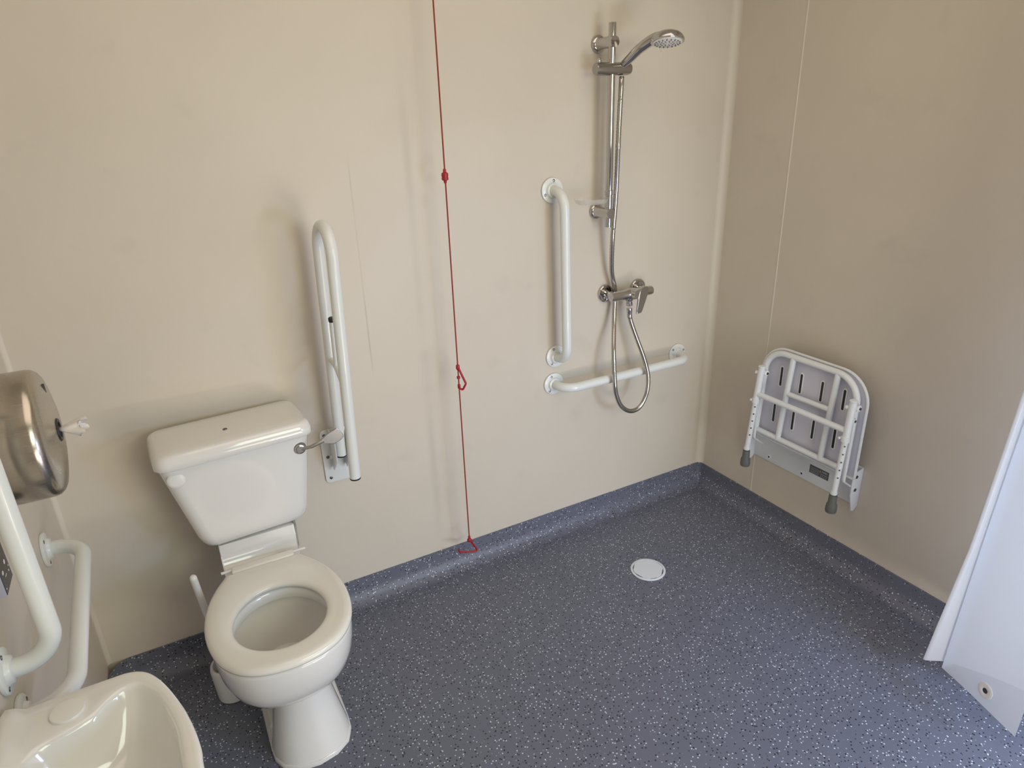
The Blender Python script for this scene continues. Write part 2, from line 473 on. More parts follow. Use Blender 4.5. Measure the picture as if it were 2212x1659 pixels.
# seat ring
bm = bmesh.new()
ring_def = [(RO, -.006, .4335), (RO, 0, .437), (RO, .001, .444), (RO, -.002, .451), (RO, -.009, .4555), (RO, -.02, .457)]
rings = [polar(r, SC, z, o) for r, o, z in ring_def]
def mixring(f, z): return [V(SC[0] + ((a - .02) * (1 - f) + (b + .014) * f) * math.cos(2 * PI * i / NS), SC[1] + ((a - .02) * (1 - f) + (b + .014) * f) * math.sin(2 * PI * i / NS), z) for i, (a, b) in enumerate(zip(RO, RH))]
rings += [mixring(.5, .4565)] + [polar(RH, SC, z, o) for o, z in ((.014, .455), (.006, .452), (.001, .447), (0, .442), (.003, .436), (.010, .4335))]
loft(bm, rings + [rings[0]], False, False)
bmesh.ops.remove_doubles(bm, verts=bm.verts[:], dist=1e-6)
st = obj('seat', bm, M['seatp'], t, sharp=60)
bm = bmesh.new()
tube(bm, [V(CX - .112, 1.757, .452), V(CX + .122, 1.757, .452)], .0042, 12)
obj('hinge_rod', bm, M['whitep'], st)
bm = bmesh.new(); box(bm, (CX - .086, 1.736, .438), (CX + .088, 1.766, .4585), .006, 3); obj('hinge_cover', bm, M['seatp'], st)
# cistern
def yaw(q, ang=math.radians(3.6), piv=(CX, 1.985)):
    c, s = math.cos(ang), math.sin(ang)
    return [V(piv[0] + (p.x - piv[0]) * c - (p.y - piv[1]) * s, piv[1] + (p.x - piv[0]) * s + (p.y - piv[1]) * c, p.z) for p in q]
def rr3(hw, y0, y1, z, r, cx=CX - .015): return yaw([V(cx + a, (y0 + y1) / 2 + b, z) for a, b in rrect(2 * hw, y1 - y0, r, 6)])
bm = bmesh.new()
Y1 = 1.972
CB = CX - .002
rings = [rr3(.122, 1.835, Y1 - .02, .5085, .02, CB), rr3(.133, 1.818, Y1 - .006, .512, .028, CB), rr3(.142, 1.807, Y1, .521, .034, CB), rr3(.149, 1.801, Y1, .535, .036, CB), rr3(.155, 1.798, Y1, .555, .036, CB - .001)]
for k in range(1, 9):
    f = k / 8; rings.append(rr3(.155 + (.200 - .155) * f, 1.798 - .017 * f, Y1, .555 + (.80 - .555) * f, .036, CB - .001 - .012 * f))
loft(bm, rings)
ci = obj('cistern', bm, M['ceramic'], t)
bm = bmesh.new()
rings = [rr3(.197, 1.778, Y1 + .002, .796, .034), rr3(.2045, 1.769, Y1 + .004, .7965, .036), rr3(.207, 1.765, Y1 + .006, .800, .036), rr3(.206, 1.766, Y1 + .006, .815, .036),
         rr3(.201, 1.770, Y1 + .004, .830, .034), rr3(.196, 1.775, Y1 + .002, .836, .032), rr3(.188, 1.783, Y1 - .006, .8395, .028), rr3(.15, 1.81, Y1 - .03, .841, .02), rr3(.06, 1.85, Y1 - .07, .8418, .01)]
loft(bm, rings); obj('cistern_lid', bm, M['ceramic'], ci, sharp=60)
bm = bmesh.new(); lathe(bm, (.082, 1.85, .8412), (0, 0, 1), [(.0065, 0), (.006, .002), (.0025, .0022), (.002, .0008)], 20); obj('lid_screw', bm, M['screw'], ci)
bm = bmesh.new(); lathe(bm, yaw([V(CX - .176, 1.785, .762)])[0], (0, -1, .07), [(.0225, -.006), (.0225, .0), (.0205, .002), (.014, .0035), (.0005, .0042)], 36); obj('blanking_cap', bm, M['whitep'], ci)
# flush lever
lp = yaw([V(.249, 1.786, .757)])[0]
bm = bmesh.new()
lathe(bm, lp, (0, -1, 0), [(.0185, -.003), (.0185, .002), (.0165, .004), (.0145, .007), (.0135, .011), (.010, .0125), (.0005, .0125)], 28)
a, b = lp + V(.004, -.009, .000), lp + V(.066, -.018, .013)
tube(bm, [a, lp + V(.03, -.018, .004), b], .0052, 12)
pad = [(.052, .006), (.060, .018), (.082, .032), (.106, .041), (.114, .037), (.124, .016), (.124, .009), (.116, .002), (.094, -.007), (.084, -.004), (.074, .004), (.062, .006)]
prism(bm, [V(lp.x + x, lp.y - .012, lp.z + z) for x, z in pad], (.0, -1, .25), .009, bev=.0018)
obj('flush_lever', bm, M['satin'], ci, sharp=16)

# ------------------------------------------------------------------ toilet brush behind the pan
bm = bmesh.new()
hc = V(-.050, 1.79, 0)
lathe(bm, hc, (0, 0, 1), [(.044, .001), (.047, .004), (.048, .02), (.052, .105), (.050, .118), (.047, .122), (.043, .120), (.040, .03), (.001, .028)], 36)
single('brush_holder', 'white plastic brush pot on the floor beside the toilet foot', 'brush holder', bm, M['whitep'], hc)
bm = bmesh.new()
btop = V(-.079, 1.725, .487)
bb = hc + V(.0, .0, .05)
tube(bm, [bb + (btop - bb) * k / 12 for k in range(13)], lambda f: .0085 + .001 * f, 14)
lathe(bm, btop, btop - bb, [(.0096, -.002), (.009, .004), (.006, .008), (.0005, .0095)], 14)
lathe(bm, bb, (0, 0, 1), [(.01, -.018), (.028, -.012), (.032, .01), (.028, .035), (.01, .045)], 16)
single('toilet_brush', 'white brush handle leaning out of the pot beside the toilet', 'toilet brush', bm, M['whitep'], bb)

# ------------------------------------------------------------------ grab rails
def grab_rail(label, p0, p1, n, off, ang0=0., br=.058):
    p0, p1, n = Vector(p0), Vector(p1), Vector(n)
    t = thing('grab_rail', label, 'grab rail', (p0 + p1) / 2 if abs(p0.z - p1.z) < .1 else (p0 if p0.z < p1.z else p1), 'white bent grab rails on the walls')
    bm = bmesh.new()
    tube(bm, fillet([p0 + n * .004, p0 + n * off, p1 + n * off, p1 + n * .004], br, 12), .0172, 24)
    obj('bar', bm, M['white'], t)
    u, w, _ = frame_of(n)
    for p, a0 in ((p0, ang0), (p1, ang0 + .5)):
        bm = bmesh.new(); lathe(bm, p, n, [(.0415, .0005), (.0425, .003), (.0415, .0065), (.038, .008), (.0275, .009), (.0255, .012), (.0235, .0165), (.0185, .018), (.0172, .0181)], 40, cap1=False)
        f = obj('flange', bm, M['white'], t)
        for k in range(3):
            a = a0 + 2 * PI * k / 3
            c = p + (u * math.cos(a) + w * math.sin(a)) * .0325 + n * .0078
            bm = bmesh.new(); lathe(bm, c, n, [(.0048, 0), (.0045, .0012), (.0028, .0016), (.0022, .0006), (.0005, .0005)], 14); obj('screw', bm, M['screw'], f)
    return t
grab_rail('white vertical grab rail on the back wall left of the shower', (1.242, YB, 1.377), (1.252, YB, .777), (0, -1, 0), .081, .4)
grab_rail('white horizontal grab rail low on the back wall behind the hose loop', (1.241, YB, .669), (1.850, YB, .669), (0, -1, 0), .081, .9)
grab_rail('white horizontal grab rail low on the left wall beside the toilet, above the basin', (XL, 1.742, .681), (XL, 1.210, .652), (1, 0, 0), .084, 1., .072)
grab_rail('white vertical grab rail on the left wall above the basin, cut by photo edge', (XL, 1.208, .762), (XL, 1.208, 1.362), (1, 0, 0), .084, .7)

# ------------------------------------------------------------------ folded drop-down rail by the toilet
sx = .404
def lean(bm):
    for v in bm.verts:
        f = (v.co.z - .62) / .7; v.co.x += .016 * f; v.co.y -= .02 * f
t = thing('drop_down_rail', 'white hinged support rail folded upright on the wall right of the cistern', 'support rail', (sx, YB, .51))
bm = bmesh.new()
pl = []
for a, b in rrect(.098, .185, .012, 4): pl.append(V(.404 + a, YB - .0005, .607 + b + (.006 * (1 - (a / .049) ** 2) * (1 if b > 0 else -1))))
prism(bm, pl, (0, -1, 0), .007, bev=.0015); wp = obj('wall_plate', bm, M['white'], t)
for x, z in ((.369, .685), (.371, .607), (.372, .530)):
    bm = bmesh.new(); lathe(bm, (x, YB - .0075, z), (0, -1, 0), [(.0055, 0), (.005, .0015), (.003, .002), (.0025, .001), (.0005, .001)], 14); obj('screw', bm, M['screw'], wp)
bm = bmesh.new()
for s in (-1, 1):
    cp = [(0, .575), (.02, .565), (.055, .595), (.083, .625), (.085, .70), (.06, .715), (0, .705)]
    prism(bm, [V(sx + s * .0215 - .002, YB - .007 - d, z) for d, z in cp], (1, 0, 0), .004, bev=.001)
lathe(bm, (sx - .03, YB - .03, .615), (1, 0, 0), [(.008, 0), (.008, .06)], 14)
obj('hinge_bracket', bm, M['white'], t)
bm = bmesh.new()
d1, d2 = YB - .062, YB - .211
zc, rr = 1.288, (d1 - d2) / 2
arc = [V(sx, (d1 + d2) / 2 + rr * math.cos(PI * k / 20), zc + rr * math.sin(PI * k / 20)) for k in range(21)]
tube(bm, [V(sx, d1, .632), V(sx, d1, .9)] + arc + [V(sx, d2, .9), V(sx, d2, .622)], .0162, 24)
lean(bm); obj('loop_tube', bm, M['white'], t)
for d, z in ((d1, .632), (d2, .622)):
    bm = bmesh.new(); lathe(bm, (sx, d, z), (0, 0, -1), [(.0165, -.001), (.0168, .002), (.0162, .004), (.008, .0065), (.0005, .007)], 24); obj('end_cap', bm, M['black'], t)
bm = bmesh.new()
tube(bm, fillet([V(sx, d1, .962), V(sx, (d1 + d2) / 2 + .01, .952), V(sx, d2, .905)], .05, 5), .0085, 14)
rod0, rod1 = V(sx, 1.872, .952), V(sx - .001, 1.866, 1.096)
tube(bm, [rod0, rod1], .0068, 14); lean(bm); obj('paper_rod', bm, M['white'], t)
bm = bmesh.new(); lathe(bm, rod1, rod1 - rod0, [(.0075, -.004), (.0092, .0), (.0092, .008), (.006, .011), (.0005, .0115)], 18); lean(bm); obj('rod_cap', bm, M['black'], t)

# ------------------------------------------------------------------ emergency pull cord
px, py = .813, 1.9
t = thing('pull_cord', 'red emergency pull cord hanging in front of the back wall', 'pull cord', (px, py, .12))
bm = bmesh.new(); tube(bm, [V(px, py, ZC), V(px + .0005, py, 1.46), V(px, py, .84), V(px, py, .187)], .0024, 8); obj('cord', bm, M['cord'], t)
bm = bmesh.new(); lathe(bm, (px, py, 1.438), (0, 0, 1), [(.003, 0), (.0045, .003), (.005, .008), (.0095, .010), (.0105, .014), (.0095, .019), (.0105, .024), (.0095, .030), (.005, .032), (.0045, .040), (.003, .042)], 20); obj('connector', bm, M['red'], t)
def tri(bm, pts, r): tube(bm, fillet(pts, .006, 4, True), r, 10, closed=True)
bm = bmesh.new()
e = V(.80, -.6, 0).normalized()
q = [V(px, py, .857), V(px, py, .857) + e * .024 + V(0, 0, -.060), V(px, py, .857) + e * .012 + V(0, 0, -.083), V(px, py, .780)]
tube(bm, fillet(q[:4], .005, 4), .0036, 10)
lathe(bm, q[0], (0, 0, -1), [(.003, -.008), (.0062, -.004), (.0066, .006), (.004, .012)], 14)
lathe(bm, (px, py, .818), (0, 0, 1), [(.002, -.006), (.0058, -.003), (.0058, .004), (.002, .007)], 14)
lathe(bm, (px, py, .789), (0, 0, 1), [(.002, -.012), (.005, -.008), (.005, .004), (.002, .007)], 14)
obj('middle_handle', bm, M['red'], t)
bm = bmesh.new()
k0 = V(px, py, .176)
lathe(bm, k0, (0, 0, -1), [(.003, -.016), (.005, -.012), (.004, -.006), (.009, 0), (.009, .006), (.003, .010)], 14)
tube(bm, fillet([k0 + V(.002, 0, -.002), k0 + V(.032, -.0, -.064), k0 + V(-.042, .0, -.0395), k0 + V(-.046, .0, -.029)], .0055, 4), .0038, 10)
obj('bottom_handle', bm, M['red'], t)

# ------------------------------------------------------------------ shower: riser rail
rx, ry = 1.425, YB - .078
t = thing('shower_riser_rail', 'chrome shower riser rail with two wall brackets and slider on the back wall', 'shower rail', (rx, YB, 1.23))
bm = bmesh.new(); tube(bm, [V(rx, ry, 1.245), V(rx, ry, 1.5), V(rx, ry, 1.878)], .0122, 20); obj('pole', bm, M['chrome'], t)
for z in (1.8235, 1.291):
    bm = bmesh.new()
    lathe(bm, (rx, YB, z), (0, -1, 0), [(.0255, .0005), (.027, .003), (.027, .007), (.024, .011), (.0195, .013), (.0172, .018), (.0172, .092), (.0165, .094), (.0005, .0945)], 36)
    obj('wall_bracket', bm, M['chrome'], t)
bm = bmesh.new()
sz = 1.7455
lathe(bm, (1.361, ry, sz), (1, 0, 0), [(.0165, 0), (.0185, .002), (.0192, .018), (.0198, .03), (.0198, .095), (.0192, .125), (.017, .135), (.010, .138), (.0005, .139)], 32)
sl = obj('slider', bm, M['satin'], t)
bm = bmesh.new(); box(bm, (1.372, ry - .006, sz + .018), (1.384, ry + .006, sz + .031), .0015); obj('release_button', bm, M['chrome'], sl)
bm = bmesh.new(); lathe(bm, (rx, ry, 1.352), (0, 0, 1), [(.0124, 0), (.0142, .002), (.0142, .016), (.0124, .018)], 24); lathe(bm, (rx + .012, ry, 1.36), (1, 0, 0), [(.004, 0), (.004, .0025), (.0035, .0035)], 12)
obj('pole_collar', bm, M['chrome'], t)

# clear soap dish clipped to the rail
bm = bmesh.new()
sc = V(1.345, 1.905, 1.332)
rings = []
for r1, r2, z in ((.001, .001, 0), (.05, .036, 0), (.058, .043, .006), (.062, .047, .016), (.0635, .0485, .017), (.060, .045, .0075), (.05, .036, .0022), (.001, .001, .002)):
    rings.append([sc + V(r1 * math.cos(a), r2 * math.sin(a), z) for a in [2 * PI * k / 40 for k in range(40)]])
loft(bm, rings)
lathe(bm, (rx, ry, 1.312), (0, 0, 1), [(.0128, 0), (.0155, .001), (.0155, .034), (.0128, .035)], 24, cap0=False, cap1=False)
box(bm, (rx - .03, ry - .012, 1.322), (rx - .0135, ry + .006, 1.342), .002)
single('soap_dish', 'clear plastic soap dish clipped to the lower end of the shower rail', 'soap dish', bm, M['clear'], (rx, ry, 1.312))

# hand shower
t = thing('hand_shower', 'chrome hand shower with white spray face held in the rail slider', 'shower head', (1.475, ry, sz))
hn = V(-.13, -.18, -.97).normalized()
HB = V(1.520, 1.765, 1.812)           # centre of the spray face
hd = (V(1.520, 1.765, 0) - V(1.470, 1.895, 0)).normalized()
hd = (hd - hn * hd.dot(hn)).normalized()
bm = bmesh.new()
rimp = HB - hd * .044 - hn * .014
path = catmull([V(1.462, 1.904, 1.757), V(1.470, 1.885, 1.772), V(1.483, 1.848, 1.800), rimp + V(0, 0, .003), HB - hd * .012 - hn * .014], 7)
tube(bm, path, lambda f: .0118 + .0042 * math.sin(min(1, f * 1.4) * PI / 2) + (.004 * max(0, f - .6)), 20)
hu = hd; hw = hn.cross(hu).normalized()
rings = []
for r, h in ((.001, -.030), (.014, -.0295), (.027, -.0265), (.038, -.0215), (.046, -.0145), (.0505, -.006), (.0515, -.001), (.0505, .002), (.046, .0025), (.001, .0025)):
    rings.append(circle(HB + hn * h, hn, r, 40, hu, hw))
loft(bm, rings); obj('shower_body', bm, M['chrome'], t, sharp=50)
bm = bmesh.new()
rings = [circle(HB + hn * h, hn, r, 40, hu, hw) for r, h in ((.0445, .002), (.0445, .0045), (.042, .006), (.001, .0066))]
loft(bm, rings); sf = obj('spray_face', bm, M['whitep'], t)
bm = bmesh.new()
for rad, cnt, ln in ((.037, 18, .0032), (.029, 14, .0018), (.020, 10, .003), (.011, 6, .002)):
    for k in range(cnt):
        a = 2 * PI * k / cnt + rad * 40
        er = hu * math.cos(a) + hw * math.sin(a); et = hn.cross(er)
        c = HB + er * rad + hn * .0058
        rings = [[c + er * (ln * math.cos(b)) + et * (.0013 * math.sin(b)) + hn * hh for b in [2 * PI * j / 8 for j in range(8)]] for hh in (0, .0016)]
        loft(bm, rings)
obj('nozzles', bm, M['black'], sf)
bm = bmesh.new(); c = HB - hd * .036 + hn * .004 - hw * .022
prism(bm, [c + hw * .006, c - hw * .006, c - hw * .004 + hn * .014, c + hw * .004 + hn * .014], hu, .004, bev=.001); obj('spray_selector', bm, M['clear'], t)

# mixer valve
mx, mz, md = 1.549, .9845, YB - .066
t = thing('shower_mixer', 'chrome bar shower mixer valve with single lever on the back wall', 'shower mixer', (mx, YB, mz))
for x in (1.474, 1.626):
    bm = bmesh.new(); lathe(bm, (x, YB, mz), (0, -1, 0), [(.032, .0005), (.0335, .002), (.0335, .010), (.031, .0125), (.022, .013), (.016, .011), (.0135, .011), (.0135, .048)], 36, cap1=False); obj('wall_flange', bm, M['chrome'], t)
bm = bmesh.new()
lathe(bm, (1.452, md, mz), (1, 0, 0), [(.0155, 0), (.0178, .002), (.0182, .02), (.0182, .06), (.0215, .075), (.0225, .09), (.0215, .105), (.0182, .12), (.0182, .18), (.0165, .19), (.006, .193), (.0005, .193)], 32)
lathe(bm, (mx - .012, md, mz), (0, -.12, -1), [(.018, 0), (.0155, .022), (.0105, .028), (.0105, .031), (.0122, .033), (.0122, .043), (.009, .045)], 24)
lathe(bm, (mx, md, mz), (0, -1, .12), [(.020, .005), (.0205, .022), (.019, .024), (.0185, .036), (.017, .040), (.0005, .041)], 28)
obj('valve_body', bm, M['chrome'], t)
bm = bmesh.new()
lc = V(mx + .022, md - .034, mz + .004)
du = V(-.36, -.16, -1).normalized(); dw = V(1, 0, .06).normalized(); dn = du.cross(dw).normalized()
lev = [(-.022, -.012), (-.027, .002), (-.024, .014), (-.012, .022), (.006, .022), (.066, .012), (.074, .010), (.074, -.011), (.066, -.012), (.0, -.019), (-.012, -.018)]
prism(bm, [lc + du * a + dw * b - dn * .0 for a, b in lev], dn if dn.y < 0 else -dn, .008, bev=.002)
obj('lever', bm, M['satin'], t, sharp=16)

# shower hose
t = thing('shower_hose', 'steel shower hose looping from the hand shower down to the mixer', 'hose', (1.50, ry, .53))
hp = [V(1.463, ry - .004, 1.7225), V(1.459, ry - .008, 1.69), V(1.4555, ry - .008, 1.60), V(1.454, ry - .006, 1.49), V(1.453, ry - .004, 1.38), V(1.4525, ry + .0, 1.30), V(1.453, ry + .010, 1.20), V(1.470, ry + .033, 1.08), V(1.496, ry + .046, 1.005), V(1.497, ry + .046, .955), V(1.480, ry + .024, .87), V(1.450, ry - .018, .78), V(1.440, ry - .042, .68), V(1.446, ry - .046, .62), V(1.470, ry - .050, .565), V(1.512, ry - .054, .536), V(1.556, ry - .056, .545), V(1.590, ry - .052, .595), V(1.598, ry - .046, .66), V(1.588, ry - .03, .73), V(1.565, ry - .01, .81), V(1.545, ry + .0, .87), V(1.5385, ry + .006, .900)]
cp = catmull(hp, 22)
bm = bmesh.new()
nn = len(cp)
tube(bm, cp, lambda f: .0084 + (.0006 if int(f * (nn - 1)) % 2 else -.0006), 12)
obj('hose_tube', bm, M['hose'], t, sharp=80)
bm = bmesh.new(); lathe(bm, hp[-1] + V(0, 0, -.003), V(0, .08, 1), [(.0096, 0), (.0098, .003), (.0098, .02), (.011, .022), (.011, .034)], 20); obj('hose_nut', bm, M['chrome'], t)

# ------------------------------------------------------------------ folding shower seat on the right wall
def P(d, y, z): return V(XR - d, y, z)
t = thing('folding_shower_seat', 'white slotted folding shower seat with two legs folded up on the right wall', 'shower seat', P(0, 1.45, .27))
bm = bmesh.new()
box(bm, P(.0045, 1.2235, .279), P(.0005, 1.69, .435), .001)
wp = obj('wall_plate', bm, M['seatw'], t)
for y in (1.614, 1.456):
    bm = bmesh.new(); lathe(bm, P(.0042, y, .299), (-1, 0, 0), [(.0078, 0), (.0074, .0016), (.0045, .002)], 18, mi=0); lathe(bm, P(.006, y, .299), (-1, 0, 0), [(.0042, 0), (.004, .0008)], 12, mi=1); obj('plate_bolt', bm, [M['seatw'], M['screw']], wp)
bm = bmesh.new()
L0 = lambda u, v, d: P(.0046 + d, 1.426 - u * .083, .3205 + v * .034)
def lq(u0, v0, u1, v1, d, mi): prism(bm, [L0(u0, v0, d), L0(u1, v0, d), L0(u1, v1, d), L0(u0, v1, d)], (-1, 0, 0), .0002, mi=mi)
lq(0, 0, 1, 1, 0, 0)
for v in (.72, .56, .40, .24, .1): lq(.06, v, .50, v + .045, .0003, 1)
prism(bm, [L0(.50, .56, .0003), L0(.62, .56, .0003), L0(.56, .92, .0003)], (-1, 0, 0), .0002, mi=2)
for u in (.66, .73, .80, .87): lq(u, .62, u + .05, .86, .0003, 1)
lq(.58, .42, .95, .47, .0003, 1); lq(.58, .33, .95, .36, .0003, 1)
for u in (.60, .68, .77, .86): lq(u, .06, u + .03, .26, .0003, 1)
obj('warning_label', bm, [M['labelm'], M['labelt'], M['yellow']], wp)
for y0, y1 in ((1.2195, 1.2235), (1.690, 1.694)):
    bm = bmesh.new()
    prof = [(.0005, .28), (.0005, .434), (.052, .425), (.050, .335), (.030, .268), (.018, .264)]
    prism(bm, [P(d, y0, z) for d, z in prof], (0, 1, 0), y1 - y0, bev=.0008)
    br = obj('side_bracket', bm, M['seatw'], t)
    for d, z in ((.037, .410), (.034, .357)):
        yy = y0 - .0001 if y0 < 1.4 else y1
        nn_ = (0, -1, 0) if y0 < 1.4 else (0, 1, 0)
        bm = bmesh.new(); lathe(bm, P(d, yy, z), nn_, [(.0095, 0), (.009, .0015), (.006, .0018)], 18, mi=0); lathe(bm, P(d, yy, z), nn_, [(.0062, .0016), (.006, .004), (.004, .0048), (.0025, .003)], 14, mi=1)
        obj('bracket_bolt', bm, [M['seatw'], M['screw']], br)
# seat panel with slots, seen from below
def outline(y0, y1, z0, z1, rt, rb, d):
    pts = [P(d, y0, z0), P(d, y1, z0), P(d, y1, z1), P(d, y0, z1)]
    return fillet(pts, [rb, rb, rt, rt], 10, True)
bm = bmesh.new()
po = outline(1.214, 1.652, .408, .786, .105, .012, .052)
prism(bm, po, (-1, 0, 0), .006, bev=.002)
pn = obj('seat_panel', bm, M['lilac'], t, sharp=30)
bm = bmesh.new()
tube(bm, [p + V(-.006, 0, 0) for p in outline(1.214, 1.652, .408, .786, .105, .012, .05)], .0052, 8, closed=True)
obj('panel_edge', bm, M['seatw'], pn)
for z0, z1 in ((.642, .716), (.489, .562)):
    for i, y in enumerate((1.562, 1.475, 1.387, 1.299)):
        yo = y + (.012 if z0 < .6 else 0)
        bm = bmesh.new()
        def pill(hw, h, d): return [P(d, yo + a, (z0 + z1) / 2 + b) for a, b in rrect(2 * hw, h, hw * .98, 6)]
        prism(bm, pill(.0088, z1 - z0 + .012, .058), (-1, 0, 0), .0018, mi=0, bev=.0008)
        prism(bm, pill(.0046, z1 - z0 + .001, .0597), (-1, 0, 0), .0004, mi=1)  # dark inset stands in for the shade behind an open slot
        obj('slot', bm, [M['seatw'], M['black']], pn)
# tube frame of the seat
bm = bmesh.new()
fd = .076
tube(bm, fillet([P(fd, 1.637, .435), P(fd, 1.620, .776), P(fd, 1.240, .776), P(fd, 1.243, .435)], .085, 12), .0108, 18)
tube(bm, [P(fd, 1.636, .437), P(fd, 1.243, .437)], .0108, 18)
for yb_, yt_ in ((1.529, 1.505), (1.340, 1.322)): tube(bm, [P(fd + .001, yb_, .437), P(fd + .001, yt_, .776)], .0103, 18)
tube(bm, [P(fd + .001, 1.512, .630), P(fd + .001, 1.336, .634)], .0098, 18)
obj('seat_frame', bm, M['seatw'], t)
ld = .116
for name, yt, yb_, s in (('left', 1.607, 1.640, 1), ('right', 1.226, 1.243, -1)):
    def lp_(z): return P(ld, yb_ + (yt - yb_) * (z - .29) / (.715 - .29), z)
    bm = bmesh.new()
    tube(bm, [lp_(.578), lp_(.712)], .0122, 18)
    lathe(bm, lp_(.712), (0, 0, 1), [(.0122, -.001), (.0135, .001), (.0135, .005), (.011, .007), (.0005, .007)], 18)
    tube(bm, [lp_(.565), lp_(.583)], .0142, 18)
    lathe(bm, lp_(.574) + V(0, s * .012 if s > 0 else -.012 + .026, 0), (-1, .3, 0), [(.005, 0), (.005, .012), (.004, .014)], 12)
    tube(bm, [lp_(.350), lp_(.578)], .0100, 18)
    tube(bm, [lp_(.345), lp_(.366)], .0118, 18)
    for k in range(5):
        z = .55 - k * .031
        tube_c = lp_(z); dr = V(-.72, -.69, 0)
        lathe(bm, tube_c + dr * .0097, dr, [(.0031, 0), (.0031, .0006)], 10, mi=1)
    lg = obj('leg', bm, [M['seatw'], M['screw']], t)
    bm = bmesh.new(); lathe(bm, lp_(.350), (0, 0, -1), [(.0125, -.004), (.0135, 0), (.0145, .03), (.018, .036), (.0195, .058), (.018, .066), (.0005, .067)], 24); lathe(bm, lp_(.354), (0, 0, -1), [(.0124, -.0015), (.0128, .0025)], 18, mi=1); obj('rubber_foot', bm, [M['rubber'], M['black']], lg)
    # pivot clamp joining leg to frame
    bm = bmesh.new()
    yk = lp_(.69).y
    tube(bm, [P(ld, yk, .690), P(fd + .004, yk + (.012 if s > 0 else .010), .690)], .0095, 14)
    lathe(bm, P(ld - .014, yk - .012, .690), (0, -1, 0), [(.0115, -.004), (.0115, .004), (.009, .006)], 18); lathe(bm, P(ld - .014, yk - .0185, .690), (0, -1, 0), [(.005, 0), (.0045, .002)], 14, mi=1)
    lathe(bm, P(ld, yk + .008, .688), (-.3, 1, 0), [(.0075, 0), (.0075, .012), (.005, .015)], 14)
    obj('pivot_clamp', bm, [M['seatw'], M['screw']], lg)
bm = bmesh.new(); tube(bm, [P(ld, 1.617, .603), P(ld, 1.232, .604)], .0108, 18); obj('leg_crossbar', bm, M['seatw'], t)
for y in (1.231, 1.630):
    bm = bmesh.new()
    pth = fillet([P(.092, y, .636), P(.090, y, .402), P(.040, y, .366)], .02, 5)
    tube(bm, pth, .0078, 12, flat=.55); lathe(bm, P(.092, y - .003, .636), (0, -1, 0), [(.009, -.006), (.009, .003), (.007, .004)], 16); lathe(bm, P(.092, y - .007, .636), (0, -1, 0), [(.005, 0), (.0045, .0016)], 12, mi=1)
    obj('folding_link', bm, [M['seatw'], M['screw']], t)
bm = bmesh.new(); lathe(bm, P(.062, 1.262, .622), (-1, 0, 0), [(.009, 0), (.009, .01), (.007, .013), (.0005, .014)], 16); obj('stop_knob', bm, M['seatw'], t)

# ------------------------------------------------------------------ shower curtain
t = thing('shower_curtain', 'translucent white shower curtain with an eyelet near its hem, at the right edge', 'shower curtain', (1.75, .6, .1))
bm = bmesh.new()
# hem polyline (x, y, z) of one wavy sheet, free edge first, then pleats back towards the wall
hem = [V(1.689, .489, .100), V(1.712, .560, .100), V(1.738, .640, .100), V(1.753, .700, .101), V(1.757, .716, .104), V(1.772, .700, .112), V(1.765, .715, .120), V(1.742, .735, .118), V(1.728, .748, .116), V(1.732, .752, .116), V(1.78, .70, .118), V(1.83, .60, .118), V(1.86, .52, .118), V(1.90, .56, .118), V(1.93, .50, .118), V(1.96, .40, .118)]
hemc = catmull(hem, 5)
nz = 40
rows = []
for k in range(nz + 1):
    f = k / nz; z0 = f * (ZC - .012 - .1)
    row = []
    for i, h in enumerate(hemc):
        u = i / (len(hemc) - 1)
        back = max(0., min(1., (h.y - .725) / .02)); lean_y = -.05 * f - .022 * back * min(1., z0 / .42); lean_x = .02 * f
        gather = 1 - .25 * f
        x = 1.79 + (h.x - 1.79) * gather + lean_x + .006 * math.sin(5 * f + u * 9) * f
        y = .62 + (h.y - .62) * gather + lean_y + .008 * math.sin(7 * f + u * 5) * f
        row.append(V(min(x, XR - .02), y, h.z + z0))
    rows.append(row)
loft(bm, rows, False, False, closed=False)
obj('curtain_sheet', bm, M['curtain'], t, sharp=75)
ec = V(1.7205, .588, .150); en = V(-.955, .33, .1).normalized()
bm = bmesh.new(); lathe(bm, ec + en * .001, en, [(.0225, .0), (.0225, .0006), (.020, .0012), (.009, .0014), (.0076, .0008)], 32, cap1=False); ey = obj('eyelet', bm, M['eyelet'], t)
bm = bmesh.new(); lathe(bm, ec + en * .002, en, [(.0076, -.0012), (.0072, -.0006), (.0005, -.0004)], 24); obj('eyelet_hole', bm, M['screw'], ey)

# ------------------------------------------------------------------ basin
bc = (-.225, .88); zb = .73
outer = [(-.374, 1.137), (-.30, 1.139), (-.215, 1.1395), (-.187, 1.138), (-.164, 1.127), (-.146, 1.104), (-.128, 1.066), (-.108, 1.006), (-.096, .952), (-.090, .905), (-.090, .88)]
outer = outer + [(x, 2 * .88 - y) for x, y in outer[-2::-1]]
inner = [(-.337, .99), (-.330, 1.018), (-.312, 1.035), (-.279, 1.046), (-.241, 1.060), (-.221, 1.081), (-.198, 1.097), (-.172, 1.094), (-.146, 1.058), (-.131, 1.012), (-.120, .962), (-.116, .893)]
inner = inner + [(x, 2 * .88 - y) for x, y in inner[-1::-1]]
def dens(poly, closed=True, sub=5): return [(p.x, p.y) for p in catmull([V(x, y, 0) for x, y in poly], sub, closed)]
oc = dens(outer, False) ; ic = dens(inner)
NB = 160
rO, rI = radial(oc, bc, NB), radial(ic, bc, NB)
bm = bmesh.new()
def lift(q):
    out = []
    for p in q:
        z = p.z
        if p.z > zb - .02:
            s = max(0., min(1., (-.340 - p.x) / .022)); s = s * s * (3 - 2 * s); z += .012 * s
        out.append(V(max(p.x, XL - .0005), p.y, z))
    return out
rings = []
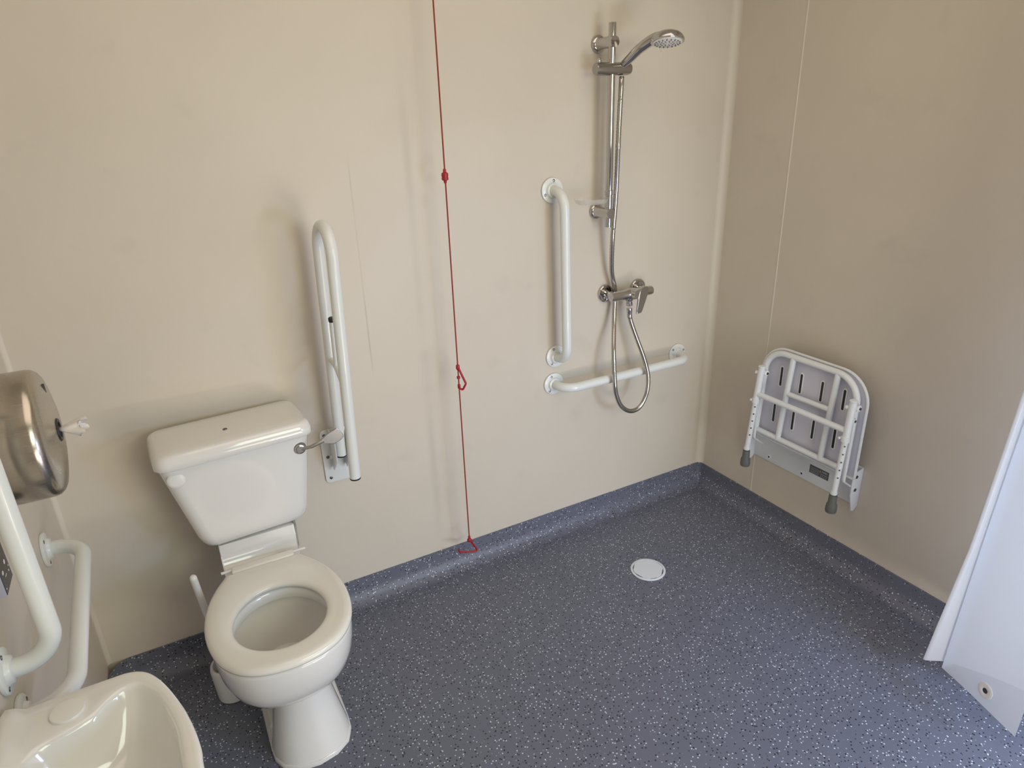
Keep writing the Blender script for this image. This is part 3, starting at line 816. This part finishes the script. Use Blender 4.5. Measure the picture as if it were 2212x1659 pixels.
for z, s in ((.56, .35), (.565, .5), (.60, .72), (.64, .88), (.68, .96), (.70, .985), (.716, .997)):
    q = [V(XL - .0005 + (p.x - XL) * s, p.y, z) for p in polar(rO, bc, z, 0, 1)]
    q = [V(p.x, bc[1] + (p.y - bc[1]) * (.45 + .55 * s), p.z) for p in q]
    rings.append(lift(q))
for o, z in ((0, zb - .008), (-.002, zb - .003), (-.006, zb)): rings.append(lift(polar(rO, bc, z, o)))
for f in (.33, .66): rings.append(lift([V(bc[0] + ((a - .006) * (1 - f) + (b + .007) * f) * math.cos(2 * PI * i / NB), bc[1] + ((a - .006) * (1 - f) + (b + .007) * f) * math.sin(2 * PI * i / NB), zb) for i, (a, b) in enumerate(zip(rO, rI))]))
for o, z in ((.006, zb), (.001, zb - .002), (-.003, zb - .008)): rings.append(lift(polar(rI, bc, z, o)))
for s, z in ((.95, zb - .025), (.90, zb - .05), (.83, zb - .078), (.72, zb - .1), (.5, zb - .112), (.2, zb - .116)):
    el = [.14 for _ in rI]
    q = []
    for i, r in enumerate(rI):
        a = 2 * PI * i / NB; e = 1 / math.sqrt((math.cos(a) / .105) ** 2 + (math.sin(a) / .19) ** 2)
        k = max(0, min(1, (.95 - s) / .3)); rad = (r * (1 - k) + e * k) * s
        q.append(V(bc[0] + rad * math.cos(a), bc[1] + rad * math.sin(a), z))
    rings.append(q)
loft(bm, rings)
t = thing('wash_basin', 'small white wall-hung wash basin with plugged tap hole at the lower left corner', 'basin', (XL, .88, .56))
obj('basin_bowl', bm, M['ceramic'], t, sharp=70)
bm = bmesh.new(); lathe(bm, (-.278, 1.089, zb - .001), (0, 0, 1), [(.0265, 0), (.0265, .003), (.025, .005), (.02, .006), (.0005, .0064)], 40); obj('tap_hole_plug', bm, M['whitep'], t)

# ------------------------------------------------------------------ paper dispenser on the left wall
dy, dz, dr = 1.405, 1.1045, .120
dc = V(XL - .005, dy, dz)
t = thing('paper_dispenser', 'round brushed steel toilet paper dispenser on the left wall', 'paper dispenser', dc)
bm = bmesh.new(); lathe(bm, dc, (1, 0, 0), [(dr - .006, .0005), (dr - .002, .003), (dr, .012), (dr, .072)], 72, cap1=False); lathe(bm, dc, (1, 0, 0), [(dr - .004, .06), (dr - .004, .078)], 72, cap0=False, cap1=False); obj('dispenser_back', bm, M['steel'], t)
bm = bmesh.new(); lathe(bm, dc, (1, 0, 0), [(dr - .003, .0745), (dr + .0004, .077), (dr + .0006, .11), (dr + .0004, .134), (dr - .0015, .142), (dr - .006, .1475), (dr - .013, .1515), (dr - .026, .1545), (.07, .159), (.03, .1615), (.022, .1617)], 72, cap0=False, cap1=False)
dcv = obj('front_cover', bm, M['steel'], t, sharp=60)
bm = bmesh.new(); lathe(bm, dc + V(.156, 0, 0), (1, 0, 0), [(.0215, .002), (.0225, .006), (.021, .008), (.016, .0075), (.012, -.004), (.0005, -.006)], 36); obj('outlet_ring', bm, M['black'], dcv)
bm = bmesh.new(); box(bm, V(XL + .146, dy + .012, dz + .058), V(XL + .1535, dy + .02, dz + .088), .001); obj('level_window', bm, M['black'], dcv)
bm = bmesh.new(); lathe(bm, V(XL + .085, dy, dz - dr - .0005), (0, 0, -1), [(.007, -.002), (.007, .003), (.005, .005), (.0005, .005)], 16); obj('lock', bm, M['screw'], dcv)
# the tissue tail
bm = bmesh.new()
rows = []
o = dc + V(.166, 0, 0)
tipd = V(.95, -.02, -.10).normalized(); tu, tw, _ = frame_of(tipd)
for k in range(9):
    f = k / 8
    w = .0045 + .022 * f ** .8; row = []
    for i in range(25):
        a = 2 * PI * i / 24
        fold = 1 + .35 * math.sin(a * 5 + k * .2) * f
        jag = .007 * math.sin(a * 3 + 1) * (1 if k == 8 else 0)
        row.append(o + tipd * (-.004 + .040 * f + jag) + tu * (w * fold * math.cos(a)) + tw * (w * .55 * fold * math.sin(a)) + V(0, 0, .002 * f * f))
    rows.append(row[:-1])
loft(bm, rows, True, False)
single('toilet_paper', 'crumpled white paper tail sticking out of the steel dispenser', 'toilet paper', bm, M['tissue'], o, sharp=180)

# ------------------------------------------------------------------ little wall box behind the near grab rail
t = thing('control_box', 'pale wall box with dark printed face behind the near left grab rail', 'control box', (XL, 1.34, .845))
bm = bmesh.new(); box(bm, (XL - .0005, 1.304, .846), (XL + .020, 1.373, .99), .002); obj('housing', bm, M['lilac'], t)
bm = bmesh.new()
box(bm, (XL + .0201, 1.3055, .849), (XL + .0208, 1.3725, .988), mi=0)
def mark(y, z, a, b, mi=1):
    q = [V(XL + .0209, y + a * math.cos(2 * PI * k / 16), z + b * math.sin(2 * PI * k / 16)) for k in range(16)]
    prism(bm, q, (1, 0, 0), .0003, mi=mi)
for y, z, a, b in ((1.352, .892, .005, .0045), (1.322, .886, .0055, .004), (1.330, .93, .004, .004), (1.360, .868, .0022, .0022), (1.312, .858, .002, .002), (1.345, .915, .0025, .002), (1.366, .875, .0018, .0018), (1.335, .873, .007, .0012)): mark(y, z, a, b)
obj('face_panel', bm, [M['darkpanel'], M['eyelet']], t)

# ------------------------------------------------------------------ light: a doorway behind the camera
def area(name, loc, target, sx_, sy_, power, col):
    l = bpy.data.lights.new(name, 'AREA'); l.shape = 'RECTANGLE'; l.size = sx_; l.size_y = sy_; l.energy = power; l.color = col
    o = bpy.data.objects.new(name, l); C.objects.link(o); o.location = loc
    o.rotation_euler = (Vector(target) - Vector(loc)).to_track_quat('-Z', 'Y').to_euler()
    return o
LIGHTS = [
    ('sunlit_ground_light', (1.15, -1.2, .30), (1.05, 2, 1.60), 1.3, .7, 15.3, (1.0, 0.867, 0.733)),
    ('sky_light', (1.15, -1.0, 1.75), (1.35, 1.0, .1), 1.2, 1.0, 22.66, (0.922, 1.0, 0.806)),
    ('sun_patch_light', (1.25, -.47, .06), (1.15, 2, .20), .75, .10, 6.6, (1.0, 0.909, 0.841)),
    ('ceiling_bounce_light', (.75, .75, 2.40), (.75, .75, 0), 1.6, 1.6, 10.2, (1.0, 0.824, 0.669)),
    ('floor_blue_fill_light', (1.62, -.35, 1.0), (1.64, .45, 0), .5, .5, 19.5, (0.449, 0.603, 1.0)),  # added blue fill over the right floor, stands in for sky through the door
]
for q in LIGHTS: area(*q)
w = bpy.data.worlds.new('World'); bpy.context.scene.world = w; w.use_nodes = True
bg = w.node_tree.nodes['Background']; bg.inputs[0].default_value = (.75, .85, 1, 1); bg.inputs[1].default_value = .08

# ------------------------------------------------------------------ camera
cam = bpy.data.cameras.new('camera'); co = bpy.data.objects.new('camera', cam); C.objects.link(co)
A, B, G = .48995, -.388086, -.0349273
fw = V(math.sin(A) * math.cos(B), math.cos(A) * math.cos(B), math.sin(B)); r = V(math.cos(A), -math.sin(A), 0); u = r.cross(fw)
r2 = r * math.cos(G) + u * math.sin(G); u2 = -r * math.sin(G) + u * math.cos(G)
co.matrix_world = Matrix(((r2.x, u2.x, -fw.x, 0), (r2.y, u2.y, -fw.y, 0), (r2.z, u2.z, -fw.z, 1.63), (0, 0, 0, 1)))
cam.sensor_width = 36; cam.sensor_fit = 'HORIZONTAL'; cam.lens = 1440.37 * 36 / 2212; cam.clip_start = .02
sc_ = bpy.context.scene
sc_.camera = co
sc_.view_settings.view_transform = 'Standard'; sc_.view_settings.look = 'None'; sc_.view_settings.exposure = 0
